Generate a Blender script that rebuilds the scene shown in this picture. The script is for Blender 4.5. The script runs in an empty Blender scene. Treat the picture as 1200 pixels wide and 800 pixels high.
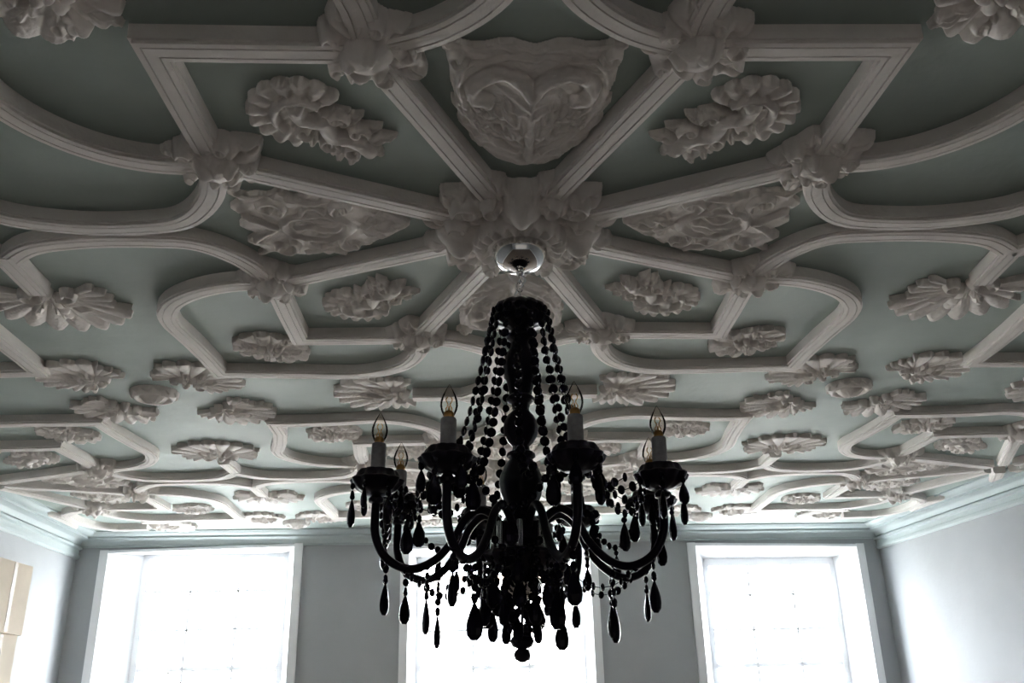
import bpy, math, random, bmesh
import numpy as np
from math import sin, cos, pi, radians, sqrt, atan2
from mathutils import Vector, Matrix
random.seed(4)

# ------------------------------------------------------------------ constants
CAMZ = 1.5
CEIL = 3.1
HC = CEIL-CAMZ
FPX, PITCH, YAW, ROLL = 1062.2, 0.3771, 0.0336, 0.0238
R = 1.0524
CX, CY = 0.128, 2.863
P = 3.6
sc = bpy.context.scene
col = sc.collection
# room plan (wall inner faces), slightly out of square as old rooms are
BL = Vector((-3.98, 9.06)); BR = Vector((4.05, 9.37)); FL = Vector((-3.42, -2.6)); FR = Vector((5.20, -2.6))
ROOM = [FL, FR, BR, BL]   # counter-clockwise -> inside is on the left

def proj(X, Y, Z):
    x = X*cos(YAW)-Y*sin(YAW); y = X*sin(YAW)+Y*cos(YAW)
    d = y*cos(PITCH)+Z*sin(PITCH); u = -y*sin(PITCH)+Z*cos(PITCH)
    a = FPX*x/d; b = FPX*u/d
    return 600+a*cos(ROLL)-b*sin(ROLL), 400-(a*sin(ROLL)+b*cos(ROLL))
def ray(px, py):
    a2 = px-600; b2 = 400-py
    a = a2*cos(ROLL)+b2*sin(ROLL); b = -a2*sin(ROLL)+b2*cos(ROLL)
    y_ = FPX*cos(PITCH)-b*sin(PITCH); Z = FPX*sin(PITCH)+b*cos(PITCH)
    return Vector((a*cos(YAW)+y_*sin(YAW), -a*sin(YAW)+y_*cos(YAW), Z))

# survey of the (hand-made, irregular) ceiling: nominal pattern coordinate -> surveyed position
SURV = [((0,0),(608,262)),((-.924,-.383),(250,170)),((.924,-.383),(955,172)),((-.383,-.924),(418,48)),((.383,-.924),(828,42)),
((-.924,.383),(322,325)),((.924,.383),(877,319)),((-.383,.924),(484,388)),((.383,.924),(710,380)),
((-.924,-.924),(185,45)),((.924,-.924),(1045,45)),((-.924,.924),(355,390)),((.924,.924),(838,384)),((-1.4,1.4),(263,428)),((1.4,1.4),(925,420)),
((-1.8,1.8),(172,458)),((1.8,1.8),(995,450)),((-1.8,.5),(42,330)),((1.8,.5),(1155,318)),((-.72,1.8),(435,458)),((.72,1.8),(745,452)),
((-1.4,2.2),(335,490)),((1.4,2.2),(868,483)),((-1.8,2.88),(250,525)),((1.8,2.88),(920,517)),((-2.2,1.4),(45,425)),((2.2,1.4),(1145,415)),
((0,-.67),(627,118)),((-.67,0),(378,257)),((.67,0),(832,252)),((-1.3,0),(180,264)),((1.3,0),(1010,258)),
((-2.2,2.2),(110,487)),((2.2,2.2),(1055,480))]
ctrl = []
for (u, v), (x, y) in SURV:
    r = ray(x, y); s = HC/r.z
    ctrl.append((u, v, (r.x*s-CX)/R-u, (r.y*s-CY)/R-v))
ctrl = np.array(ctrl)
def warp(u, v):
    d2 = (ctrl[:, 0]-u)**2+(ctrl[:, 1]-v)**2
    w = np.exp(-d2/(2*0.30**2)); s = w.sum()+0.25
    return u+float((w*ctrl[:, 2]).sum()/s), v+float((w*ctrl[:, 3]).sum()/s)

# ------------------------------------------------------------------ materials
def mat(name, base, rough=0.6, metal=0.0, var=0.0, vscale=3.0, bump=0.0, bscale=20.0, spec=None):
    m = bpy.data.materials.new(name); m.use_nodes = True
    nt = m.node_tree; b = nt.nodes['Principled BSDF']
    b.inputs['Base Color'].default_value = (*base, 1)
    b.inputs['Roughness'].default_value = rough
    b.inputs['Metallic'].default_value = metal
    if spec is not None: b.inputs['Specular IOR Level'].default_value = spec
    tc = nt.nodes.new('ShaderNodeTexCoord')
    if var > 0:
        n = nt.nodes.new('ShaderNodeTexNoise'); n.inputs['Scale'].default_value = vscale
        n.inputs['Detail'].default_value = 6
        nt.links.new(tc.outputs['Object'], n.inputs['Vector'])
        r = nt.nodes.new('ShaderNodeValToRGB')
        r.color_ramp.elements[0].position = 0.3; r.color_ramp.elements[1].position = 0.7
        r.color_ramp.elements[0].color = (*[c*(1-var) for c in base], 1)
        r.color_ramp.elements[1].color = (*[min(1, c*(1+var)) for c in base], 1)
        nt.links.new(n.outputs['Fac'], r.inputs['Fac'])
        nt.links.new(r.outputs['Color'], b.inputs['Base Color'])
    if bump > 0:
        n2 = nt.nodes.new('ShaderNodeTexNoise'); n2.inputs['Scale'].default_value = bscale
        n2.inputs['Detail'].default_value = 5
        nt.links.new(tc.outputs['Object'], n2.inputs['Vector'])
        bp = nt.nodes.new('ShaderNodeBump'); bp.inputs['Strength'].default_value = bump
        bp.inputs['Distance'].default_value = 0.02
        nt.links.new(n2.outputs['Fac'], bp.inputs['Height'])
        nt.links.new(bp.outputs['Normal'], b.inputs['Normal'])
    return m

M_CEIL = mat('ceiling_green_paint', (0.37, 0.425, 0.395), 0.62, var=0.13, vscale=1.6, bump=0.6, bscale=4)
M_RIB = mat('plaster_white', (0.80, 0.76, 0.725), 0.65, var=0.06, vscale=4, bump=0.25, bscale=30)
M_WALL = mat('wall_paint', (0.41, 0.425, 0.44), 0.8, var=0.04, vscale=2, bump=0.15, bscale=12)
M_TRIM = mat('trim_paint', (0.50, 0.56, 0.56), 0.6, var=0.03, bump=0.05)
M_WHITE = mat('window_white_gloss', (0.88, 0.89, 0.91), 0.35, var=0.02)
M_FLOOR = mat('floor_boards', (0.23, 0.19, 0.16), 0.45, var=0.2, vscale=6, bump=0.1)
M_BLACK = mat('black_lacquer', (0.008, 0.006, 0.016), 0.28, var=0.1, spec=0.3)
M_BEAD = mat('black_acrylic', (0.006, 0.005, 0.015), 0.22, var=0.1, spec=0.25)
M_CHROME = mat('chrome', (0.80, 0.79, 0.78), 0.08, 1.0, var=0.02)
M_SLEEVE = mat('silver_sleeve', (0.36, 0.36, 0.38), 0.4, 0.6, var=0.15, vscale=60)
M_BRASS = mat('brass', (0.55, 0.34, 0.14), 0.35, 1.0, var=0.1)
M_CARD = mat('cream_board', (0.62, 0.55, 0.46), 0.9, var=0.05, vscale=5, bump=0.1)
M_TAPE = mat('brown_tape', (0.20, 0.13, 0.08), 0.35, var=0.05)
M_STONE = mat('facade_stone', (0.84, 0.79, 0.72), 0.9, var=0.10, vscale=0.8)
M_STONE2 = mat('facade_weathered_band', (0.10, 0.07, 0.05), 0.9, var=0.3, vscale=2)
M_DARKGLASS = mat('facade_glass', (0.25, 0.26, 0.28), 0.4, var=0.1)
M_PAVE = mat('street_paving', (0.80, 0.80, 0.78), 0.9, var=0.1)

def glassmat(name, tint, gloss=0.12, rough=0.03):
    m = bpy.data.materials.new(name); m.use_nodes = True
    nt = m.node_tree; nt.nodes.clear()
    o = nt.nodes.new('ShaderNodeOutputMaterial')
    t = nt.nodes.new('ShaderNodeBsdfTransparent'); t.inputs[0].default_value = (*tint, 1)
    g = nt.nodes.new('ShaderNodeBsdfGlossy'); g.inputs['Roughness'].default_value = rough
    lw = nt.nodes.new('ShaderNodeLayerWeight'); lw.inputs['Blend'].default_value = gloss
    mx = nt.nodes.new('ShaderNodeMixShader')
    nt.links.new(lw.outputs['Fresnel'], mx.inputs[0])
    nt.links.new(t.outputs[0], mx.inputs[1]); nt.links.new(g.outputs[0], mx.inputs[2])
    nt.links.new(mx.outputs[0], o.inputs['Surface'])
    return m
M_PANE = glassmat('window_glass', (0.98, 0.99, 1.0), 0.05)
M_BULB = glassmat('clear_bulb_glass', (0.95, 0.93, 0.90), 0.22)
def sashmat():
    m = mat('sash_white_paint_glow', (0.88, 0.89, 0.90), 0.5)
    nt = m.node_tree; b = nt.nodes['Principled BSDF']; o = nt.nodes['Material Output']
    t = nt.nodes.new('ShaderNodeBsdfTranslucent'); t.inputs[0].default_value = (0.95, 0.96, 0.98, 1)
    mx = nt.nodes.new('ShaderNodeMixShader'); mx.inputs[0].default_value = 0.15  # translucency added to painted wood so backlit bars glow, standing in for glare
    nt.links.new(b.outputs[0], mx.inputs[1]); nt.links.new(t.outputs[0], mx.inputs[2])
    nt.links.new(mx.outputs[0], o.inputs['Surface'])
    return m
M_SASH = sashmat()

# ------------------------------------------------------------------ mesh helpers
class MB:
    def __init__(s): s.v = []; s.f = []; s.m = []
    def add(s, verts, faces, mi=0):
        o = len(s.v); s.v.extend([tuple(p) for p in verts])
        s.f.extend([tuple(i+o for i in f) for f in faces]); s.m.extend([mi]*len(faces))
    def box(s, x0, x1, y0, y1, z0, z1, mi=0):
        v = [(x0,y0,z0),(x1,y0,z0),(x1,y1,z0),(x0,y1,z0),(x0,y0,z1),(x1,y0,z1),(x1,y1,z1),(x0,y1,z1)]
        s.add(v, [(0,3,2,1),(4,5,6,7),(0,1,5,4),(1,2,6,5),(2,3,7,6),(3,0,4,7)], mi)
    def prism(s, pl, z0, z1, mi=0):
        n = len(pl); v = [(p[0], p[1], z0) for p in pl]+[(p[0], p[1], z1) for p in pl]
        f = [tuple(range(n))[::-1], tuple(range(n, 2*n))]+[(i, (i+1) % n, n+(i+1) % n, n+i) for i in range(n)]
        s.add(v, f, mi)
    def obj(s, name, mats, smooth=None, parent=None):
        me = bpy.data.meshes.new(name); me.from_pydata(s.v, [], s.f)
        for m in (mats if isinstance(mats, (list, tuple)) else [mats]): me.materials.append(m)
        me.polygons.foreach_set('material_index', s.m)
        if smooth is not None:
            me.polygons.foreach_set('use_smooth', [True]*len(me.polygons))
            if smooth < 180: me.set_sharp_from_angle(angle=radians(smooth))
        me.update()
        ob = bpy.data.objects.new(name, me); col.objects.link(ob)
        if parent: ob.parent = parent
        return ob

def lathe(mb, prof, n=24, mi=0, M=None, scallop=None):
    vs = []; fs = []
    for (r, z) in prof:
        for k in range(n):
            a = 2*pi*k/n
            rr, zz = (r, z) if scallop is None else scallop(r, z, a)
            p = Vector((rr*cos(a), rr*sin(a), zz))
            if M is not None: p = M @ p
            vs.append(p)
    for i in range(len(prof)-1):
        for k in range(n):
            k2 = (k+1) % n
            fs.append((i*n+k, i*n+k2, (i+1)*n+k2, (i+1)*n+k))
    fs.append(tuple(range(n))[::-1]); fs.append(tuple((len(prof)-1)*n+k for k in range(n)))
    mb.add(vs, fs, mi)

def tube(mb, pts, rad, n=8, mi=0, closed=False):
    pts = [Vector(p) for p in pts]; N = len(pts); vs = []; fs = []
    up = None
    for i, p in enumerate(pts):
        if closed: t = pts[(i+1) % N]-pts[i-1]
        else: t = pts[min(i+1, N-1)]-pts[max(i-1, 0)]
        t.normalize()
        if up is None: up = t.orthogonal().normalized()
        up = (up - t*up.dot(t)).normalized(); b = t.cross(up)
        r = rad(i/(N-1)) if callable(rad) else rad
        for k in range(n):
            a = 2*pi*k/n; vs.append(p+up*(r*cos(a))+b*(r*sin(a)))
    for i in range(N if closed else N-1):
        j = (i+1) % N
        for k in range(n):
            k2 = (k+1) % n; fs.append((i*n+k, i*n+k2, j*n+k2, j*n+k))
    if not closed:
        fs.append(tuple(range(n))[::-1]); fs.append(tuple((N-1)*n+k for k in range(n)))
    mb.add(vs, fs, mi)

def catmull(pts, per=8):
    P_ = [Vector(p) for p in pts]; out = []
    P_ = [2*P_[0]-P_[1]]+P_+[2*P_[-1]-P_[-2]]
    for i in range(1, len(P_)-2):
        a, b, c, d = P_[i-1:i+3]
        for k in range(per):
            t = k/per
            out.append(0.5*((2*b)+(-a+c)*t+(2*a-5*b+4*c-d)*t*t+(-a+3*b-3*c+d)*t**3))
    out.append(P_[-2]); return out

def sweep2d(mb, prof, path, z0, closed=False, mi=0):
    pts = [Vector((p[0], p[1])) for p in path]; N = len(pts); m = len(prof); vs = []; fs = []
    for i, p in enumerate(pts):
        if closed: a = (p-pts[i-1]).normalized(); b = (pts[(i+1) % N]-p).normalized()
        else:
            a = (p-pts[i-1]).normalized() if i > 0 else None
            b = (pts[i+1]-p).normalized() if i < N-1 else None
            if a is None: a = b
            if b is None: b = a
        na = Vector((-a.y, a.x)); nb = Vector((-b.y, b.x)); n = (na+nb).normalized()
        n = n/max(0.35, n.dot(na))
        for (o, dz) in prof: vs.append((p.x+n.x*o, p.y+n.y*o, z0+dz))
    for i in range(N if closed else N-1):
        j = (i+1) % N
        for k in range(m-1): fs.append((i*m+k, i*m+k+1, j*m+k+1, j*m+k))
    if not closed:
        fs.append(tuple(range(m))); fs.append(tuple((N-1)*m+k for k in range(m))[::-1])
    mb.add(vs, fs, mi)

# ------------------------------------------------------------------ room shell
def simple_box(name, x0, x1, y0, y1, z0, z1, m):
    mb = MB(); mb.box(x0, x1, y0, y1, z0, z1); return mb.obj(name, m)
ceiling = simple_box('ceiling', -4.4, 5.6, -2.9, 9.9, CEIL, CEIL+0.15, M_CEIL)
simple_box('floor', -4.4, 5.6, -2.9, 9.9, -0.15, 0, M_FLOOR)
def wallprism(name, A, B, th=0.3, h=CEIL, m=M_WALL, off=0.0, z0=0):
    d = (B-A).normalized(); n = Vector((d.y, -d.x))   # outward for ccw
    mb = MB(); mb.prism([A+n*off, B+n*off, B+n*(off+th), A+n*(off+th)], z0, h); return mb.obj(name, m)
wallprism('wall_left', BL, FL); wallprism('wall_right', FR, BR); wallprism('wall_front', FL, FR)
wallprism('baseboard_left', BL, FL, th=0.024, h=0.18, m=M_WHITE, off=-0.024)
wallprism('baseboard_right', FR, BR, th=0.024, h=0.18, m=M_WHITE, off=-0.024)
wallprism('baseboard_back', BR, BL, th=0.024, h=0.18, m=M_WHITE, off=-0.024)

PHI = atan2(BR.y-BL.y, BR.x-BL.x); LB = (BR-BL).length
e = Vector((cos(PHI), sin(PHI))); nn = Vector((-sin(PHI), cos(PHI)))
MBW = Matrix.Translation((BL.x, BL.y, 0)) @ Matrix.Rotation(PHI, 4, 'Z')
def on_wall(px, py, depth=0.0):
    r = ray(px, py); t = ((BL+nn*depth)-Vector((0, 0))).dot(nn)/(r.x*nn.x+r.y*nn.y)
    q = Vector((r.x*t, r.y*t)); return (q-BL).dot(e), CAMZ+r.z*t
DT = 0.42; DG = 0.34
SILL = 0.75
WINS = []
for (tl, tr, sl, sr) in (((125, 645), (350, 630), (172, 652), (338, 650)), ((476, 640), (693, 637), (490, 655), (680, 655)), ((810, 636), (1005, 637), (824, 658), (974, 658))):
    a = on_wall(*tl); b = on_wall(*tr); c = on_wall(*sl, DG); d = on_wall(*sr, DG)
    WINS.append((a[0], b[0], min(a[1], 2.995), min(b[1], 2.995), c[0], d[0], min(c[1], d[1])))
mb = MB(); xs = [0.0]
for (x0, x1, zl, zr, s0, s1, zs) in WINS:
    mb.box(xs[-1], x0, 0, DT, 0, CEIL)
    v = [(x0,0,zl),(x1,0,zr),(x1,DT,zr),(x0,DT,zl),(x0,0,CEIL),(x1,0,CEIL),(x1,DT,CEIL),(x0,DT,CEIL)]
    mb.add(v, [(0,3,2,1),(4,5,6,7),(0,1,5,4),(1,2,6,5),(2,3,7,6),(3,0,4,7)])
    mb.box(x0, x1, 0, DT, 0, SILL)
    xs.append(x1)
mb.box(xs[-1], LB, 0, DT, 0, CEIL)
mb.obj('wall_back', M_WALL).matrix_world = MBW
for wi, (x0, x1, zl, zr, s0, s1, zs) in enumerate(WINS):
    mb = MB(); yg = DG; E = 0.004
    zt = zs+0.02
    s0 = max(s0, x0+0.04); s1 = min(s1, x1-0.04)
    mb.prism([(x0+E, -0.02), (x0+0.03, -0.02), (s0, yg), (x0+E, yg+0.06)], SILL, zl-E)
    mb.prism([(x1-E, -0.02), (x1-E, yg+0.06), (s1, yg), (x1-0.03, -0.02)], SILL, zr-E)
    mb.box(x0-0.05, x0+0.03, -0.035, -0.001, SILL-0.05, zl)
    mb.box(x1-0.03, x1+0.05, -0.035, -0.001, SILL-0.05, zr)
    v = [(x0+E,-0.03,zl-0.03),(x1-E,-0.03,zr-0.03),(x1-E,yg+0.06,zt),(x0+E,yg+0.06,zt),
         (x0+E,-0.03,zl-E),(x1-E,-0.03,zr-E),(x1-E,yg+0.06,zr-E),(x0+E,yg+0.06,zl-E)]
    mb.add(v, [(0,3,2,1),(4,5,6,7),(0,1,5,4),(1,2,6,5),(2,3,7,6),(3,0,4,7)])
    mb.box(x0-0.06, x1+0.06, -0.06, yg+0.05, SILL-0.04, SILL)
    mb.box(s0-0.02, s0+0.040, yg-0.03, yg+0.05, SILL, zt, 1)
    mb.box(s1-0.040, s1+0.02, yg-0.03, yg+0.05, SILL, zt, 1)
    mb.box(s0, s1, yg-0.03, yg+0.05, zt-0.050, zt+0.03, 1)
    mb.box(s0, s1, yg-0.03, yg+0.05, SILL, SILL+0.08, 1)
    zm = (SILL+zt)/2
    mb.box(s0, s1, yg-0.02, yg+0.05, zm-0.020, zm+0.020, 1)
    W3 = (s1-s0)/3
    for k in (1, 2): mb.box(s0+k*W3-0.010, s0+k*W3+0.010, yg-0.012, yg+0.02, SILL+0.05, zt-0.03, 1)
    for k in (1, 2, 4, 5):
        z = SILL+(zt-SILL)*k/6*1.0
        mb.box(s0, s1, yg-0.010, yg+0.018, z-0.010, z+0.010, 1)
    mb.box(s0, s1, yg+0.003, yg+0.007, SILL+0.05, zt-0.03, 2)
    mb.obj('window_%d' % (wi+1), [M_WHITE, M_SASH, M_PANE]).matrix_world = MBW

prof = [(0.0,-0.125),(0.022,-0.125),(0.022,-0.108),(0.036,-0.104),(0.048,-0.088),(0.072,-0.070),(0.11,-0.060),(0.14,-0.058),
        (0.14,-0.040),(0.180,-0.036),(0.205,-0.024),(0.218,-0.012),(0.245,-0.012),(0.245,0.0)]
mb = MB(); sweep2d(mb, prof, ROOM, CEIL, closed=True)
mb.obj('trim_1', M_TRIM, smooth=20)
mb = MB()
pr = [(0,-0.235),(0.018,-0.233),(0.032,-0.22),(0.032,-0.195),(0.020,-0.190),(0.020,-0.150),(0.05,-0.140),(0.05,-0.120),(0.0,-0.12)]
sweep2d(mb, pr, [FR, BR], CEIL); sweep2d(mb, pr, [BL, FL], CEIL)
mb.obj('trim_2', M_TRIM, smooth=20)

# ------------------------------------------------------------------ plaster ribs
hw = 0.043
half = [(hw+0.001, 0.002), (hw, -0.042), (hw-0.0075, -0.043), (hw-0.008, -0.052), (hw-0.0230, -0.053),
        (hw-0.0240, -0.0485), (hw-0.0265, -0.0485), (hw-0.0275, -0.053), (0.0015, -0.053)]
rprof = [(o, z) for o, z in half]+[(-o, z) for o, z in half[::-1]]
ribs = MB()
def W(u, v, c):
    a, b = warp(c[0]+u, c[1]+v); return (CX+R*a, CY+R*b)
def arc(cx, cy, r, a0, a1, n): return [(cx+r*cos(radians(a0+(a1-a0)*i/n)), cy+r*sin(radians(a0+(a1-a0)*i/n))) for i in range(n+1)]
a_, b_ = 0.383, 0.924
outer = [(b_, a_)]+arc(1.0, 0.80, 0.42, -90, 0, 18)+[(1.41, 1.0), (1.405, 1.2), (1.40, 1.40)]
outer = outer+[(y, x) for x, y in outer[::-1][1:]]
lobe = [tuple(p)[:2] for p in catmull([(b_, a_, 0), (1.00, 0.20, 0), (1.13, 0.075, 0), (1.30, 0.045, 0), (1.50, 0.05, 0), (1.68, 0.105, 0), (1.80, 0.23, 0)], 7)]
sq = [(a_, b_), (0.65, b_), (b_, b_), (b_, 0.65), (b_, a_)]
def xf(path, k, mir):
    out = []
    for (x, y) in path:
        if mir: y = -y
        for _ in range(k): x, y = -y, x
        out.append((x, y))
    return out
units = [(i*P, j*P) for i in (-1, 0, 1) for j in (-1, 0, 1)]
cnt = 0
def addrib(path, c):
    global cnt
    cnt += 1
    dz = 0.0007*(cnt % 5)
    wp = [W(p[0], p[1], c) for p in path]
    sweep2d(ribs, [(o, z-dz if z < 0 else z) for o, z in rprof], wp, CEIL)
for c in units:
    for k in range(8):
        a = radians(22.5+45*k); addrib([(t*cos(a), t*sin(a)) for t in (0.12, 1.0)], c)
    for k in range(4):
        addrib(xf(sq, k, False), c); addrib(xf(outer, k, False), c)
        addrib(xf(lobe, k, False), c); addrib(xf(lobe, k, True), c)
for i in range(-2, 2):
    for j in range(-2, 2):
        c = (i*P, j*P)
        for s in (1, -1):
            if -2 < j: addrib([(1.8, s*0.18), (1.8, s*0.50)], c)
            if -2 < i: addrib([(s*0.18, 1.8), (s*0.50, 1.8)], c)
ro = ribs.obj('plaster_ribs', M_RIB, smooth=None, parent=ceiling)
EDG = []
for i in range(4):
    A = ROOM[i]; B = ROOM[(i+1) % 4]; d = (B-A).normalized(); EDG.append((A, Vector((d.y, -d.x))))
bm = bmesh.new(); bm.from_mesh(ro.data)
for A, n in EDG:
    q = A-n*0.2
    bmesh.ops.bisect_plane(bm, geom=bm.verts[:]+bm.edges[:]+bm.faces[:], plane_co=(q.x, q.y, 0), plane_no=(n.x, n.y, 0), clear_outer=True)
bmesh.ops.recalc_face_normals(bm, faces=bm.faces[:])
bm.to_mesh(ro.data); bm.free()
ro.data.polygons.foreach_set('use_smooth', [True]*len(ro.data.polygons))
ro.data.set_sharp_from_angle(angle=radians(24))

# ------------------------------------------------------------------ relief ornaments (modelled hanging down from z=0)
def leaf(X, Y, cx, cy, ang, L, Wd, H, veins=5, tip=0.5, lob=0.16):
    ca, sa = cos(ang), sin(ang)
    dx, dy = X-cx, Y-cy
    s = (dx*ca+dy*sa)/L; t = (-dx*sa+dy*ca)
    sc_ = np.clip(s, 0.0001, 0.9999)
    w = Wd*np.sin(pi*sc_**(0.6+tip))**0.75*(1+lob*np.sin(veins*2*pi*s))+1e-5
    q = t/w
    ins = (s > 0) & (s < 1) & (np.abs(q) < 1)
    h = H*np.sqrt(np.clip(1-q*q, 0, 1))*(0.55+0.45*np.sin(pi*sc_))
    h = h*(1-0.30*np.abs(np.cos(pi*veins*(s-0.35*np.abs(q))))**3)-0.35*H*np.exp(-(q/0.18)**2)*(s > 0.08)*(s < 0.95)
    return np.where(ins, np.maximum(h, 0.003), 0)
def bump(X, Y, cx, cy, rx, ry, H, ang=0.0):
    ca, sa = cos(ang), sin(ang); dx, dy = X-cx, Y-cy
    a = (dx*ca+dy*sa)/rx; b = (-dx*sa+dy*ca)/ry
    d = 1-a*a-b*b
    return np.where(d > 0, H*np.sqrt(np.clip(d, 0, 1)), 0)
def gau(X, Y, cx, cy, rx, ry, H, ang=0.0):
    ca, sa = cos(ang), sin(ang); dx, dy = X-cx, Y-cy
    return H*np.exp(-((dx*ca+dy*sa)/rx)**2-((-dx*sa+dy*ca)/ry)**2)
def ring(X, Y, cx, cy, r, w, H, a0=-pi, a1=pi):
    dx, dy = X-cx, Y-cy; d = (np.hypot(dx, dy)-r)/w; a = np.arctan2(dy, dx)
    return np.where((np.abs(d) < 1) & (a >= a0) & (a <= a1), H*np.sqrt(np.clip(1-d*d, 0, 1)), 0)
def lumps(X, Y, k, amp):
    return amp*(np.sin(X*k*1.0+1.3*np.sin(Y*k*.7))*np.sin(Y*k*1.1+1.7*np.sin(X*k*.6+1)))
def curve_ridge(X, Y, pts, w, H):
    h = np.zeros_like(X)
    for (x0, y0), (x1, y1) in zip(pts[:-1], pts[1:]):
        dx, dy = x1-x0, y1-y0; L2 = dx*dx+dy*dy+1e-12
        t = np.clip(((X-x0)*dx+(Y-y0)*dy)/L2, 0, 1)
        d = np.hypot(X-x0-t*dx, Y-y0-t*dy)/w
        h = np.maximum(h, np.where(d < 1, H*np.sqrt(np.clip(1-d*d, 0, 1)), 0))
    return h
def blur(h, n):
    for _ in range(n):
        hp = np.pad(h, 1, mode='edge')
        h = (hp[1:-1, 1:-1]*2+hp[:-2, 1:-1]+hp[2:, 1:-1]+hp[1:-1, :-2]+hp[1:-1, 2:])/6
    return h
def relief(name, fn, sx, sy, res=0.0033, sm=1, hs=1.0, sharp=0.9):
    nx = int(sx/res); ny = int(sy/res)
    x = np.linspace(-sx/2, sx/2, nx); y = np.linspace(-sy/2, sy/2, ny)
    X, Y = np.meshgrid(x, y)
    h = fn(X, Y)
    m = h > 0
    h2 = h*hs
    # carve: deepen the hollows between forms, crisp up the arrises
    wgt = blur(m.astype(float), 10)+1e-3
    low = blur(np.where(m, h2, 0), 10)/wgt
    h2 = np.where(m, np.maximum(h2+sharp*(h2-low), 0.004), 0)
    h2 = h2+np.where(m, lumps(X, Y, 230, 0.0008)+lumps(Y, X, 140, 0.0010), 0)
    h2 = np.where(m, h2, 0.004)
    h2 = blur(h2, sm)
    h = np.where(m, np.maximum(h2, 0.002)+0.008, -0.003)
    fm = (m[:-1, :-1] | m[1:, :-1] | m[:-1, 1:] | m[1:, 1:])
    used = np.zeros(m.shape, bool)
    used[:-1, :-1] |= fm; used[1:, :-1] |= fm; used[:-1, 1:] |= fm; used[1:, 1:] |= fm
    idx = -np.ones(m.shape, int); idx[used] = np.arange(used.sum())
    V = np.stack([X[used], Y[used], -h[used]], 1)
    jj, ii = np.nonzero(fm)
    F = np.stack([idx[jj, ii], idx[jj+1, ii], idx[jj+1, ii+1], idx[jj, ii+1]], 1)
    me = bpy.data.meshes.new(name); me.from_pydata(V.tolist(), [], F.tolist())
    me.materials.append(M_RIB)
    me.polygons.foreach_set('use_smooth', [True]*len(me.polygons)); me.update()
    return me
def spiral(cx, cy, r0_, r1_, a0, a1, n=22):
    return [(cx+(r0_+(r1_-r0_)*i/n)*cos(a0+(a1-a0)*i/n), cy+(r0_+(r1_-r0_)*i/n)*sin(a0+(a1-a0)*i/n)) for i in range(n+1)]
def smooth2(pts, per=6): return [(p.x, p.y) for p in catmull([(a, b, 0) for a, b in pts], per)]
def fan(X, Y, cx, cy, R0, amax, nfl, H, base=0.012, ang=0.0, scal_=0.06):
    ca, sa = cos(ang), sin(ang); dx, dy = X-cx, Y-cy
    lx = dx*ca+dy*sa; ly = -dx*sa+dy*ca
    a = np.arctan2(lx, ly); r = np.hypot(lx, ly)
    fl = np.abs(np.cos(a*nfl/2))
    Rr = R0*(1-2*scal_+scal_*2*fl)*(1-0.10*(a/amax)**2)
    ins = (r < Rr) & (np.abs(a) < amax)
    q = np.clip(r/Rr, 0, 1)
    h = base+H*q**0.8*(0.15+0.85*fl**0.8)*(0.8+0.2*np.clip((1-q)/0.08, 0, 1))
    return np.where(ins, h, 0)

def f_shield(X, Y):
    x = np.abs(X)
    yy = np.clip((0.04-Y)/0.34, 0, 1)
    wid = 0.224*np.sqrt(np.clip(1-yy**1.7, 0, 1))-0.006*np.cos((Y-0.04)*30)*(Y > 0.04)+0.028*np.clip((Y-0.205)/0.045, 0, 1)
    wid = wid*(1+0.025*np.sin(Y*66)*(Y < 0.05))
    top = 0.262-0.008*np.cos(x*2*pi/0.15)-0.008*np.exp(-(x/0.04)**2)
    ins = (x < wid) & (Y < top) & (Y > -0.30)
    edge = np.clip(np.minimum((wid-x), (top-Y))/0.016, 0, 1)
    h = 0.018*np.sqrt(edge)
    # broad swelling wings of the heart with soft drapery, no pupils
    wing = smooth2([(0.0, 0.075), (0.035, 0.130), (0.085, 0.160), (0.135, 0.145), (0.165, 0.105), (0.160, 0.060), (0.125, 0.045)])
    h = np.maximum(h, 0.012+curve_ridge(x, Y, wing, 0.022, 0.034))
    h = np.maximum(h, 0.010+curve_ridge(x, Y, smooth2([(0.0, 0.215), (0.055, 0.222), (0.12, 0.208), (0.180, 0.185), (0.205, 0.12), (0.197, 0.04), (0.165, -0.06), (0.11, -0.15), (0.04, -0.22)]), 0.011, 0.018))
    h = np.maximum(h, 0.008+curve_ridge(x, Y, spiral(0.205, 0.226, 0.028, 0.006, -2.6, 4.0), 0.012, 0.030))
    h = h+gau(x, Y, 0.0, 0.0, 0.07, 0.10, 0.016)
    for (px, py, a, L, w_) in ((0.0, -0.22, 1.30, 0.30, 0.040), (0.01, -0.20, 1.00, 0.24, 0.034), (0.015, -0.16, 0.65, 0.20, 0.030), (0.03, -0.08, 0.62, 0.18, 0.028)):
        h = np.maximum(h, 0.010+leaf(x, Y, px, py, a, L, w_, 0.030, 5, 0.5, 0.10))
    h = np.maximum(h, 0.010+curve_ridge(X, Y, [(0.0, 0.075), (0.0, -0.02), (0.0, -0.25)], 0.014, 0.028))
    h = h+0.002*np.sin((Y-x*0.7)*150)*edge*(Y < 0.03)
    h = h+lumps(X, Y, 60, 0.004)*edge
    return np.where(ins, np.maximum(h, 0.003), 0)
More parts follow.
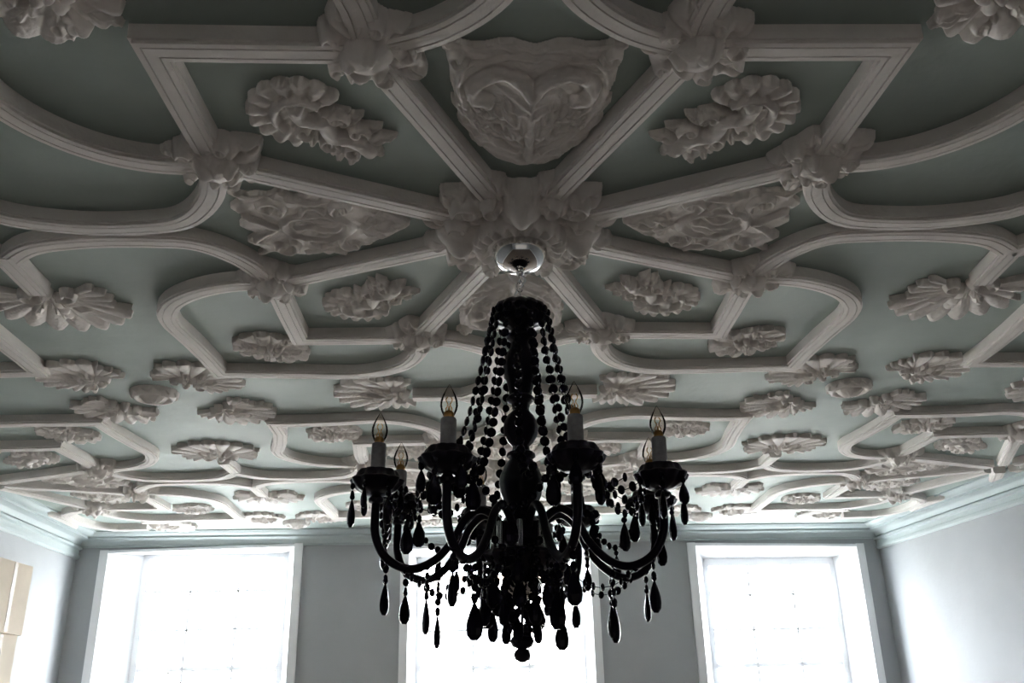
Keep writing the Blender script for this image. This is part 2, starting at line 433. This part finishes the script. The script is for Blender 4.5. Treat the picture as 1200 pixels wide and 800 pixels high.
def f_side(X, Y):
    x = np.abs(X)
    wid = np.where(Y > -0.05, 0.210+0.012*np.cos(Y*50), 0.210*np.clip((Y+0.31)/0.26, 0, 1)**0.8)
    wid = wid*(1+0.05*np.sin(Y*75))
    top = 0.275+0.02*np.cos(x*2*pi/0.12)
    ins = (x < wid) & (Y < top) & (Y > -0.305)
    edge = np.clip(np.minimum(wid-x, top-Y)/0.02, 0, 1)
    h = 0.018*np.sqrt(edge)
    rr = np.hypot(X/0.085, (Y-0.02)/0.12)
    h = np.maximum(h, 0.012+0.020*np.exp(-((rr-1)/0.14)**2))
    fold = 0.006*np.cos(X*150+2*np.sin(Y*40))
    h = np.maximum(h, 0.012+bump(X, Y, 0, 0.02, 0.062, 0.090, 0.022)+np.where(rr < 0.7, fold, 0))
    h = np.maximum(h, 0.010+curve_ridge(x, Y, spiral(0.140, 0.165, 0.055, 0.012, -2.4, 3.6), 0.013, 0.026))
    h = np.maximum(h, 0.010+curve_ridge(x, Y, spiral(0.125, -0.085, 0.045, 0.010, 2.4, -3.4), 0.012, 0.022))
    h = np.maximum(h, 0.010+curve_ridge(x, Y, smooth2([(0.19, 0.09), (0.165, 0.02), (0.185, -0.05)]), 0.012, 0.020))
    h = np.maximum(h, 0.010+curve_ridge(x, Y, smooth2([(0.0, 0.16), (0.04, 0.21), (0.09, 0.255)]), 0.014, 0.024))
    h = np.maximum(h, 0.010+curve_ridge(x, Y, smooth2([(0.10, 0.06), (0.145, 0.03), (0.115, -0.02)]), 0.011, 0.022))
    h = np.maximum(h, leaf(x, Y, 0.0, -0.10, -pi/2, 0.19, 0.05, 0.040, 3))
    h = np.maximum(h, leaf(x, Y, 0.02, -0.12, -pi/2+0.6, 0.12, 0.03, 0.032, 2))
    return np.where(ins, np.maximum(h+lumps(X, Y, 60, 0.003)*edge, 0.003), 0)
def f_diag(X, Y):
    h = fan(X, Y, 0.0, 0.05, 0.165, 2.0, 17, 0.022, 0.006, 0.20, 0.035)
    h = np.where(h > 0, np.maximum(h, 0.014+curve_ridge(X, Y, spiral(0.0, 0.055, 0.080, 0.080, 0.0, pi), 0.012, 0.022)*(h > 0)), 0)
    body = smooth2([(0.03, 0.10), (-0.005, 0.05), (0.02, -0.01), (-0.015, -0.07), (0.01, -0.14), (0.0, -0.20)])
    h = np.maximum(h, curve_ridge(X, Y, body, 0.030, 0.040))
    h = np.maximum(h, bump(X, Y, 0.030, 0.095, 0.032, 0.030, 0.050))
    for (cx, cy, s) in ((-0.050, 0.005, 1), (0.060, -0.030, -1), (-0.050, -0.085, 1), (0.050, -0.115, -1), (-0.03, -0.160, 1)):
        h = np.maximum(h, curve_ridge(X, Y, [(cx+s*(-p[0]+0), cy+p[1]) for p in spiral(0, 0, 0.034, 0.006, -1, 4.5)], 0.011, 0.032))
        h = np.maximum(h, bump(X, Y, cx, cy, 0.038, 0.036, 0.014))
    for i, (yy, s) in enumerate([(0.03, 1), (-0.01, -1), (-0.04, 1), (-0.07, -1), (-0.10, 1), (-0.13, -1), (-0.15, 1), (-0.16, -1)]):
        h = np.maximum(h, leaf(X, Y, s*0.01, yy, -pi/2+s*(0.95+0.15*(i % 3)), 0.125, 0.022, 0.028, 2, 0.7))
    h = np.maximum(h, leaf(X, Y, 0.0, -0.14, -pi/2, 0.12, 0.024, 0.032, 3, 0.7))
    return np.where(h > 0, np.maximum(h+lumps(X, Y, 90, 0.002), 0.003), 0)
def f_palm(X, Y):
    h = fan(X, Y, 0.0, -0.15, 0.36, 1.15, 21, 0.024, 0.003, 0.0, 0.07)
    for s in (-1, 1):
        h = np.maximum(h, fan(X, Y, s*0.035, -0.12, 0.215, 0.66, 21, 0.020, 0.003, -s*1.55, 0.07))
        h = np.maximum(h, curve_ridge(X, Y, [(s*p[0], p[1]) for p in spiral(0.075, -0.165, 0.052, 0.010, 2.6, -2.8)], 0.012, 0.032))
        h = np.maximum(h, leaf(X, Y, s*0.01, -0.15, pi/2-s*0.60, 0.22, 0.024, 0.036, 3, 0.7))
    h = np.maximum(h, leaf(X, Y, 0, -0.16, pi/2, 0.25, 0.030, 0.040, 4, 0.6))
    h = np.maximum(h, bump(X, Y, 0, -0.18, 0.028, 0.034, 0.040))
    return np.where(h > 0, np.maximum(h, 0.003), 0)
def f_spray(X, Y):
    a = np.arctan2(Y, X); r = np.hypot(X/1.2, Y/0.92)
    R0 = 0.165*(1+0.05*np.cos(3*a)+0.07*np.abs(np.cos(a*6.5))-0.03)
    q = r/R0
    h = np.where(q < 1, 0.005+0.018*np.abs(np.cos(a*13/2.0))**0.8*np.clip(q*1.3, 0, 1), 0)
    for i in range(7):
        b = 2*pi*i/7+0.2
        h = np.maximum(h, leaf(X, Y, 0.04*cos(b), 0.035*sin(b), b, 0.150, 0.030, 0.032, 3))
    for i in range(5):
        b = 2*pi*i/5+0.3
        h = np.maximum(h, bump(X, Y, 0.040*cos(b), 0.040*sin(b), 0.030, 0.020, 0.040, b))
    h = np.maximum(h, bump(X, Y, 0, 0, 0.020, 0.020, 0.048))
    for b in (0.65, 2.5, 3.9, 5.6):
        h = np.maximum(h, curve_ridge(X, Y, spiral(0.125*cos(b), 0.10*sin(b), 0.028, 0.005, b, b+5), 0.010, 0.030))
    return np.where(h > 0, np.maximum(h, 0.003), 0)
def f_boss(X, Y):
    h = np.zeros_like(X)
    for i in range(5):
        a = 2*pi*i/5+0.25
        h = np.maximum(h, leaf(X, Y, 0.02*cos(a), 0.02*sin(a), a, 0.150+0.02*cos(2.1*i), 0.058, 0.056, 2, 0.6, 0.08))
        h = np.maximum(h, curve_ridge(X, Y, spiral(0.100*cos(a+.6), 0.100*sin(a+.6), 0.026, 0.006, a, a+5), 0.014, 0.062))
        h = np.maximum(h, bump(X, Y, 0.095*cos(a+.6), 0.095*sin(a+.6), 0.046, 0.040, 0.052))
    h = np.maximum(h, bump(X, Y, 0.0, 0.0, 0.078, 0.085, 0.088))
    h = np.maximum(h, bump(X, Y, 0.042, 0.030, 0.032, 0.026, 0.096))
    h = np.maximum(h, bump(X, Y, -0.042, 0.030, 0.032, 0.026, 0.095))
    h = np.maximum(h, bump(X, Y, 0.0, -0.030, 0.026, 0.048, 0.108))
    h = np.maximum(h, bump(X, Y, 0.0, 0.070, 0.046, 0.018, 0.082))
    return np.where(h > 0, np.maximum(h+lumps(X, Y, 60, 0.002), 0.003), 0)
def f_center(X, Y):
    h = np.zeros_like(X)
    for i in range(8):
        a = 2*pi*i/8
        if i % 2:
            h = np.maximum(h, leaf(X, Y, 0.08*cos(a), 0.08*sin(a), a, 0.27, 0.080, 0.070, 4, 0.5, 0.14))
            h = np.maximum(h, curve_ridge(X, Y, spiral(0.240*cos(a), 0.240*sin(a), 0.046, 0.010, a-1, a+5), 0.016, 0.078))
            h = np.maximum(h, bump(X, Y, 0.240*cos(a), 0.240*sin(a), 0.068, 0.06, 0.062))
        else:
            for s in (-1, 1):
                h = np.maximum(h, leaf(X, Y, 0.12*cos(a), 0.12*sin(a), a+s*0.50, 0.24, 0.050, 0.070, 4, 0.6, 0.16))
            h = np.maximum(h, bump(X, Y, 0.175*cos(a), 0.175*sin(a), 0.105, 0.078, 0.100, a))
            h = np.maximum(h, bump(X, Y, 0.195*cos(a), 0.195*sin(a), 0.060, 0.048, 0.135, a))
            for s in (-1, 1):
                h = np.maximum(h, curve_ridge(X, Y, spiral(0.215*cos(a+s*.42), 0.215*sin(a+s*.42), 0.036, 0.008, a, a+s*5), 0.014, 0.092))
                h = np.maximum(h, bump(X, Y, 0.215*cos(a+s*.42), 0.215*sin(a+s*.42), 0.05, 0.045, 0.075))
    r = np.hypot(X, Y); an = np.arctan2(Y, X)
    h = np.maximum(h, np.where(r < 0.150, 0.095, 0))
    tor = np.where(np.abs(r-0.128) < 0.024, 0.095+0.026*np.sqrt(np.clip(1-((r-0.128)/0.024)**2, 0, 1))*(0.6+0.4*np.cos(an*22)), 0)
    h = np.maximum(h, tor)
    h = np.where(r < 0.104, 0.100, h)
    return np.where(h > 0, np.maximum(h, 0.003), 0)
def f_drop(X, Y):
    r = np.hypot(X, Y); a = np.arctan2(Y, X)
    h = np.where(r < 0.125, 0.018+0.008*np.cos(a*12), 0)
    h = np.maximum(h, ring(X, Y, 0, 0, 0.095, 0.020, 0.036))
    h = np.maximum(h, bump(X, Y, 0, 0, 0.075, 0.075, 0.065)*(1-0.10*np.abs(np.cos(a*5))))
    return h

ME = dict(shield=relief('shield_cartouche', f_shield, 0.56, 0.62, sm=1), side=relief('side_cartouche', f_side, 0.54, 0.64, sm=1),
          diag=relief('shell_spray', f_diag, 0.44, 0.58, sm=1),
          palm=relief('palmette', f_palm, 0.68, 0.58, sm=1), spray=relief('rosette_plaque', f_spray, 0.50, 0.50, sm=1),
          boss=relief('rib_boss', f_boss, 0.42, 0.42, sm=2, sharp=0.35), center=relief('centre_boss', f_center, 0.84, 0.84, sm=2, sharp=0.30), drop=relief('drop_boss', f_drop, 0.28, 0.28, sharp=0.3))
def place(kind, u, v, c, ang=0.0, s=1.0, sz=1.0, mir=1):
    x, y = W(u, v, c)
    rad = {'center': .3, 'shield': .25, 'side': .25, 'drop': .1, 'boss': .1}.get(kind, .17)*s
    for A, n in EDG:
        if (Vector((x, y))-A).dot(n) > -(0.24+rad): return
    ob = bpy.data.objects.new(ME[kind].name, ME[kind]); col.objects.link(ob)
    ob.location = (x, y, CEIL); ob.rotation_euler = (0, 0, ang); ob.scale = (s*mir, s, sz); ob.parent = ceiling
for c in units:
    place('center', 0, 0, c, 0, 1.08, 1.0)
    for k in range(8):
        a = radians(22.5+45*k)
        place('boss', cos(a), sin(a), c, a+pi/2 + (k % 3)*0.4, 0.97)
    for k in range(4):
        a = k*pi/2
        place('shield' if k % 2 else 'side', 0.67*cos(a), 0.67*sin(a), c, a-pi/2, 1.0, 1.0)
        d = a+pi/4
        place('diag', 0.82*cos(d), 0.82*sin(d), c, d-pi/2, 0.97, 1.0, mir=1 if k % 2 else -1)
        place('spray', 1.55*cos(d), 1.55*sin(d), c, d-pi/2, 0.95)
        place('palm', 2.14*cos(d), 2.14*sin(d), c, d+pi/2, 0.85)
for i in (-2, -1, 0, 1):
    for j in (-2, -1, 0, 1):
        c = (i*P, j*P)
        place('drop', 1.8, 1.8, c)
        for k in range(4):
            a = k*pi/2
            place('palm', 1.8+1.08*cos(a), 1.8+1.08*sin(a), c, a+pi/2, 1.0)

# ------------------------------------------------------------------ chandelier
chx, chy = W(0, 0, (0, 0))
chand = bpy.data.objects.new('chandelier', None); col.objects.link(chand)
TOPZ = 1.49
chand.matrix_world = Matrix.Translation((chx, chy, CAMZ+TOPZ)) @ Matrix.Rotation(radians(1.1), 4, 'Y')
def local(ob):
    ob.parent = chand; ob.location = (0, 0, -TOPZ); return ob
ZI = [-1, 0.115, 0.40, 0.66, 0.86, 1.06, 1.19, 3]; ZO = [-1.01, 0.105, 0.365, 0.612, 0.832, 1.05, 1.19, 3]
def zm_(z): return float(np.interp(z, ZI, ZO))
NARM = 8; PH = radians(17)
mb = MB()
lathe(mb, [(0.098, 1.510), (0.098, 1.474), (0.096, 1.464), (0.090, 1.448), (0.078, 1.428), (0.060, 1.414), (0.035, 1.404), (0.014, 1.398), (0.012, 1.390), (0.006, 1.383)], 40)
def link(z, axis, L=0.036, w=0.012):
    pts = []
    for k in range(20):
        a = 2*pi*k/20
        d = w*cos(a); zz = z+L/2*sin(a)*1.1
        pts.append((d, 0, zz) if axis else (0, d, zz))
    tube(mb, pts, 0.003, 6, closed=True)
for k in range(4): link(1.375-0.029*k, k % 2)
local(mb.obj('ceiling_canopy_and_chain', M_CHROME, smooth=40))
mb = MB()
tube(mb, [(0.02*sin(i*0.5), 0.012*cos(i*0.7), 1.40-0.12*i/12) for i in range(13)], 0.0026, 6)
local(mb.obj('flex_cable', M_WHITE, smooth=60))
def scal(n, amp):
    return lambda r, z, a: (r*(1+amp*(abs(cos(n*a/2))-0.5)*min(1, r/0.07)), zm_(z))
zonly = lambda r, z, a: (r*(1+0.03*cos(8*a)), zm_(z))
mb = MB()
lathe(mb, [(0.010, 1.30), (0.03, 1.295), (0.055, 1.285), (0.082, 1.268), (0.094, 1.248), (0.088, 1.235), (0.094, 1.222), (0.078, 1.20), (0.04, 1.188), (0.03, 1.18)], 48, scallop=scal(12, 0.12))
lathe(mb, [(0.025, 1.19), (0.030, 1.17), (0.044, 1.160), (0.046, 1.150), (0.030, 1.138), (0.034, 1.12), (0.050, 1.09), (0.057, 1.06), (0.054, 1.03), (0.042, 0.995),
           (0.036, 0.965), (0.046, 0.955), (0.046, 0.945), (0.030, 0.935), (0.026, 0.915), (0.040, 0.902), (0.053, 0.88), (0.056, 0.860), (0.053, 0.838), (0.040, 0.815),
           (0.026, 0.803), (0.028, 0.79), (0.044, 0.783), (0.046, 0.772), (0.036, 0.765), (0.052, 0.745), (0.066, 0.715), (0.070, 0.69), (0.062, 0.655), (0.048, 0.62),
           (0.040, 0.59), (0.055, 0.575), (0.075, 0.56), (0.078, 0.54), (0.078, 0.505), (0.05, 0.49), (0.035, 0.47), (0.03, 0.42), (0.02, 0.33), (0.01, 0.30)], 32, scallop=zonly)
lathe(mb, [(0.03, 0.47), (0.09, 0.475), (0.118, 0.468), (0.125, 0.455), (0.118, 0.44), (0.095, 0.42), (0.06, 0.40), (0.03, 0.392), (0.02, 0.385)], 48, scallop=scal(16, 0.1))
lathe(mb, [(0.012, 0.20), (0.03, 0.195), (0.036, 0.18), (0.03, 0.165), (0.014, 0.158), (0.022, 0.15), (0.026, 0.138), (0.02, 0.124), (0.006, 0.115)], 16, scallop=zonly)
lathe(mb, [(0.004, 0.34), (0.004, 0.19)], 8, scallop=zonly)
local(mb.obj('baluster_column', M_BLACK, smooth=40))
mb = MB()
for k in range(8):
    a = PH+pi/8+k*pi/4
    lathe(mb, [(0.011, zm_(0.56)), (0.011, zm_(0.475))], 10, M=Matrix.Translation((0.088*cos(a), 0.088*sin(a), 0)))
lathe(mb, [(0.004, 0.40), (0.05, 0.385), (0.062, 0.365), (0.055, 0.34), (0.03, 0.32), (0.012, 0.31)], 16, scallop=zonly)
local(mb.obj('chrome_tubes', M_CHROME, smooth=40))
arms = MB(); cups = MB(); slv = MB(); bul = MB(); fil = MB()
armprof = catmull([(0.055, 0, 0.52), (0.085, 0, 0.575), (0.135, 0, 0.60), (0.185, 0, 0.565), (0.225, 0, 0.49), (0.285, 0, 0.425), (0.355, 0, 0.40), (0.425, 0, 0.43), (0.462, 0, 0.50), (0.465, 0, 0.60), (0.465, 0, 0.635)], 6)
RA = 0.465
def circ(a, r, z): return Vector((r*sin(a), -r*cos(a), zm_(z)))
DZ = zm_(0.635)-0.635
for k in range(NARM):
    a = PH+k*2*pi/NARM
    tube(arms, [circ(a, p.x, p.z) for p in armprof], 0.0128, 10)
    M = Matrix.Translation(Vector((RA*sin(a), -RA*cos(a), DZ)))
    lathe(arms, [(0.012, 0.60), (0.022, 0.605), (0.024, 0.615), (0.014, 0.625), (0.02, 0.64)], 14, M=M)
    lathe(cups, [(0.012, 0.626), (0.035, 0.628), (0.058, 0.641), (0.074, 0.660), (0.079, 0.672), (0.072, 0.678), (0.066, 0.680), (0.060, 0.695), (0.054, 0.702), (0.040, 0.695), (0.03, 0.68)], 40, M=M, scallop=lambda r, z, t: (r*(1+0.14*(abs(cos(5*t))-0.5)*min(1, r/0.07)), z))
    lathe(slv, [(0.026, 0.685), (0.027, 0.705), (0.0225, 0.710), (0.0225, 0.783), (0.020, 0.788), (0.012, 0.789)], 20, M=M)
    M2 = M @ Matrix.Translation((0, 0, -0.017))
    lathe(fil, [(0.011, 0.805), (0.015, 0.808), (0.015, 0.820), (0.009, 0.826), (0.003, 0.828), (0.002, 0.84)], 12, M=M2)
    for s in (-1, 1):
        tube(fil, [M2 @ Vector((s*0.006+s*0.003*sin(i), 0.003*cos(i*2), 0.824+0.0045*i)) for i in range(11)], 0.0014, 5)
    lathe(bul, [(0.012, 0.806), (0.017, 0.815), (0.023, 0.828), (0.0255, 0.842), (0.0245, 0.856), (0.019, 0.872), (0.012, 0.886), (0.006, 0.897), (0.0015, 0.905)], 20, M=M2)
local(arms.obj('curved_arms', M_BLACK, smooth=50)); local(cups.obj('drip_cups', M_BLACK, smooth=50))
local(slv.obj('candle_sleeves', M_SLEEVE, smooth=40)); local(bul.obj('candle_bulbs', M_BULB, smooth=60)); local(fil.obj('bulb_bases', M_BRASS, smooth=60))
beads = MB()
def lowsphere(n=8, m=5):
    v = [(0, 0, 1)]; f = []
    for i in range(1, m):
        for k in range(n):
            th = pi*i/m; v.append((sin(th)*cos(2*pi*k/n), sin(th)*sin(2*pi*k/n), cos(th)))
    v.append((0, 0, -1))
    for k in range(n):
        f.append((0, 1+k, 1+(k+1) % n)); f.append((len(v)-1, 1+(m-2)*n+(k+1) % n, 1+(m-2)*n+k))
    for i in range(m-2):
        for k in range(n):
            f.append((1+i*n+k, 1+(i+1)*n+k, 1+(i+1)*n+(k+1) % n, 1+i*n+(k+1) % n))
    return [Vector(p) for p in v], f
LS = lowsphere(10, 6)
def bead(p, r, flat=0.5):
    p = Vector(p); az = atan2(p.y, p.x)+pi/2+random.uniform(-0.6, 0.6)
    rot = Matrix.Rotation(az, 3, 'Z') @ Matrix.Rotation(random.uniform(-.25, .25), 3, 'Y')
    beads.add([p+rot @ Vector((q.x*r, q.y*r*flat, q.z*r)) for q in LS[0]], LS[1])
def drop(p, L=0.075, r=0.019):
    p = Vector(p); bead(p-Vector((0, 0, 0.008)), 0.009, 0.9)
    ang = atan2(p.y, p.x)+pi/2+random.uniform(-.7, .7)
    prof_ = [(0.002, -0.014), (r*0.25, -0.02), (r*0.6, -0.014-L*0.25), (r*0.92, -0.014-L*0.5), (r, -0.014-L*0.68), (r*0.88, -0.014-L*0.87), (r*0.4, -0.014-L)]
    M = Matrix.Translation(p) @ Matrix.Rotation(ang, 4, 'Z') @ Matrix.Diagonal((1, 0.5, 1, 1))
    lathe(beads, prof_, 10, M=M)
def string(pts, r=0.013, gap=2.3):
    pts = [Vector(p) for p in pts]
    tube(beads, pts, 0.0014, 4)
    acc = 0; nxt = 0
    for i in range(len(pts)-1):
        d = (pts[i+1]-pts[i]).length
        while nxt <= acc+d:
            bead(pts[i].lerp(pts[i+1], (nxt-acc)/d), r*random.uniform(.9, 1.06)); nxt += r*gap
        acc += d
def bez(p0, p1, p2, p3, n=24):
    return [((1-t)**3)*p0+3*((1-t)**2)*t*p1+3*(1-t)*t*t*p2+t**3*p3 for t in [i/n for i in range(n+1)]]
def sag(p, q, s, n=16): return [p.lerp(q, i/n)-Vector((0, 0, s*4*(i/n)*(1-i/n))) for i in range(n+1)]
def hang(p, nb, r=0.012, L=0.085, rd=0.022):
    p = Vector(p)
    string([p, p-Vector((0, 0, nb*0.027+0.001))], r, 2.25)
    drop(p-Vector((0, 0, nb*0.027)), L, rd)
for k in range(NARM):
    a = PH+k*2*pi/NARM; a2 = a+2*pi/NARM; am = a+pi/NARM
    string(bez(circ(a, 0.095, 1.24), circ(a, 0.165, 0.90), circ(a, 0.245, 0.52), circ(a, 0.41, 0.67)), 0.0160, 2.35)
    string(bez(circ(am, 0.095, 1.24), circ(am, 0.155, 0.94), circ(am, 0.23, 0.56), circ(a2-0.25, 0.40, 0.655)), 0.0150, 2.35)
    string(sag(circ(a+0.13, 0.45, 0.655), circ(a2-0.13, 0.45, 0.655), 0.12), 0.0130)
    md = (circ(a+0.13, 0.45, 0.655)+circ(a2-0.13, 0.45, 0.655))/2
    drop(md-Vector((0, 0, 0.13)), 0.08, 0.021)
    for j in range(6):
        t = 2*pi*j/6+0.4+k; c0 = circ(a, RA, 0.655)
        p = c0+Vector((0.072*cos(t), 0.072*sin(t), 0))
        if j % 2: hang(p, 1, L=0.085, rd=0.022)
        else: hang(p, 0, L=0.065, rd=0.019)
    hang(circ(a, 0.425, 0.425), 2, L=0.09, rd=0.022)
    hang(circ(a, 0.30, 0.41), 4 if k % 2 else 3, L=0.10, rd=0.024)
    string(sag(circ(a, 0.37, 0.395), circ(a, 0.12, 0.45), 0.075), 0.0130)
    if k % 2:
        string(sag(circ(a, 0.22, 0.50), circ(a2, 0.22, 0.50), 0.06), 0.013)
    drop(((circ(a, 0.22, 0.50)+circ(a2, 0.22, 0.50))/2)-Vector((0, 0, 0.065)), 0.07, 0.02)
    hang(circ(am, 0.118, 0.445), 2, L=0.085, rd=0.024)
    hang(circ(a, 0.12, 0.445), 4, L=0.08, rd=0.022)
    string(bez(circ(a, 0.10, 0.425), circ(a, 0.12, 0.32), circ(a, 0.08, 0.25), circ(a, 0.02, 0.20)), 0.0150)
    if k % 2: hang(circ(a+.2, 0.05, 0.30), 1, L=0.075, rd=0.02)
local(beads.obj('bead_strings_and_drops', M_BEAD, smooth=None))

# ------------------------------------------------------------------ cream cardboard boxes by the left wall
box = bpy.data.objects.new('cardboard_box_stack', None); col.objects.link(box)
def xwall(y): return BL.x+(FL.x-BL.x)*(BL.y-y)/(BL.y-FL.y)
yb = 5.6
while proj(xwall(yb)+0.42, yb+0.5, 1.0)[0] < 38 and yb < 7.5: yb += 0.01
x0 = xwall(yb)+0.03; x1 = xwall(yb)+0.42; y0, y1 = yb, yb+0.5
r = ray(38, 664); bz = CAMZ+r.z*(y1/r.y)
mb = MB()
zs_ = [0.0, bz*0.28, bz*0.55, bz-0.50, bz]
for i in range(4):
    z0, z1 = zs_[i]+0.001, zs_[i+1]; dx = (0, 0.01, -0.02, 0)[i]
    mb.box(x0+abs(dx), x1+dx, y0+dx, y1+dx, z0, z1, 0)
    mb.box(x0+0.10, x0+0.14, y0+dx-0.002, y0+dx, z0+0.01, z1-0.004, 1)
    mb.box(x1+dx, x1+dx+0.002, y0+0.22, y0+0.27, z0+0.01, z1-0.004, 1)
o = mb.obj('cartons', [M_CARD, M_TAPE]); o.parent = box

# ------------------------------------------------------------------ outside
mb = MB()
mb.box(-22, 22, 22, 23, -3.5, 3.9, 0)
mb.box(-22.2, 22.2, 21.6, 23, 3.9, 4.1, 0); mb.box(-22.1, 22.1, 21.8, 23, 4.1, 4.25, 2); mb.box(-22, 22, 21.85, 22, 0.7, 0.85, 0)
for i in range(-8, 9):
    for z0 in (-2.6, 1.3):
        x = i*2.4
        mb.box(x-0.5, x+0.5, 21.97, 21.995, z0, z0+1.9, 1)
        mb.box(x-0.62, x+0.62, 21.9, 21.96, z0-0.12, z0, 0); mb.box(x-0.65, x+0.65, 21.85, 21.96, z0+1.92, z0+2.05, 0)
        mb.box(x-0.03, x+0.03, 21.94, 21.97, z0, z0+1.9, 0); mb.box(x-0.5, x+0.5, 21.94, 21.97, z0+0.92, z0+0.98, 0)
mb.obj('terrace_building', [M_STONE, M_DARKGLASS, M_STONE2])
simple_box('street_ground', -60, 60, 10.2, 80, -3.7, -3.5, M_PAVE)

# ------------------------------------------------------------------ lights
w = bpy.data.worlds.new('overcast_sky'); sc.world = w; w.use_nodes = True
nt = w.node_tree; bg = nt.nodes['Background']
bg.inputs['Color'].default_value = (0.92, 0.96, 1.0, 1); bg.inputs['Strength'].default_value = 25.0
def area(name, loc, rot, sx, sy, power, colr, portal=False):
    l = bpy.data.lights.new(name, 'AREA'); l.shape = 'RECTANGLE'; l.size = sx; l.size_y = sy; l.energy = power; l.color = colr
    if portal: l.cycles.is_portal = True
    o = bpy.data.objects.new(name, l); col.objects.link(o); o.location = loc; o.rotation_euler = rot; return o
for i, (x0, x1, zl, zr, s0, s1, zs) in enumerate(WINS):
    p = MBW @ Vector(((s0+s1)/2, DT+0.02, (SILL+zs)/2))
    area('sky_portal_%d' % (i+1), p, (-pi/2, 0, PHI), s1-s0+0.1, zs-SILL+0.1, 1, (1, 1, 1), True)
area('rear_fill_light', (0.6, -2.45, 1.3), (pi/2, 0, 0), 4.5, 1.6, 5, (1.0, 0.90, 0.82))  # added soft fill for the near ceiling; no actual lamp behind the camera

# ------------------------------------------------------------------ camera
cd = bpy.data.cameras.new('camera'); cam = bpy.data.objects.new('camera', cd); col.objects.link(cam)
cd.sensor_width = 36; cd.lens = 36*FPX/1200
r0 = Vector((cos(YAW), -sin(YAW), 0)); fw = Vector((sin(YAW)*cos(PITCH), cos(YAW)*cos(PITCH), sin(PITCH)))
u0 = Vector((-sin(YAW)*sin(PITCH), -cos(YAW)*sin(PITCH), cos(PITCH)))
rt = r0*cos(ROLL)-u0*sin(ROLL); up = r0*sin(ROLL)+u0*cos(ROLL)
Mc = Matrix((rt, up, -fw)).transposed().to_4x4(); Mc.translation = (0, 0, CAMZ)
cam.matrix_world = Mc
cd.clip_start = 0.05; cd.clip_end = 200
sc.camera = cam
sc.view_settings.view_transform = 'Standard'
try: sc.view_settings.look = 'Medium High Contrast'
except Exception: sc.view_settings.look = 'None'
sc.view_settings.exposure = 0.1
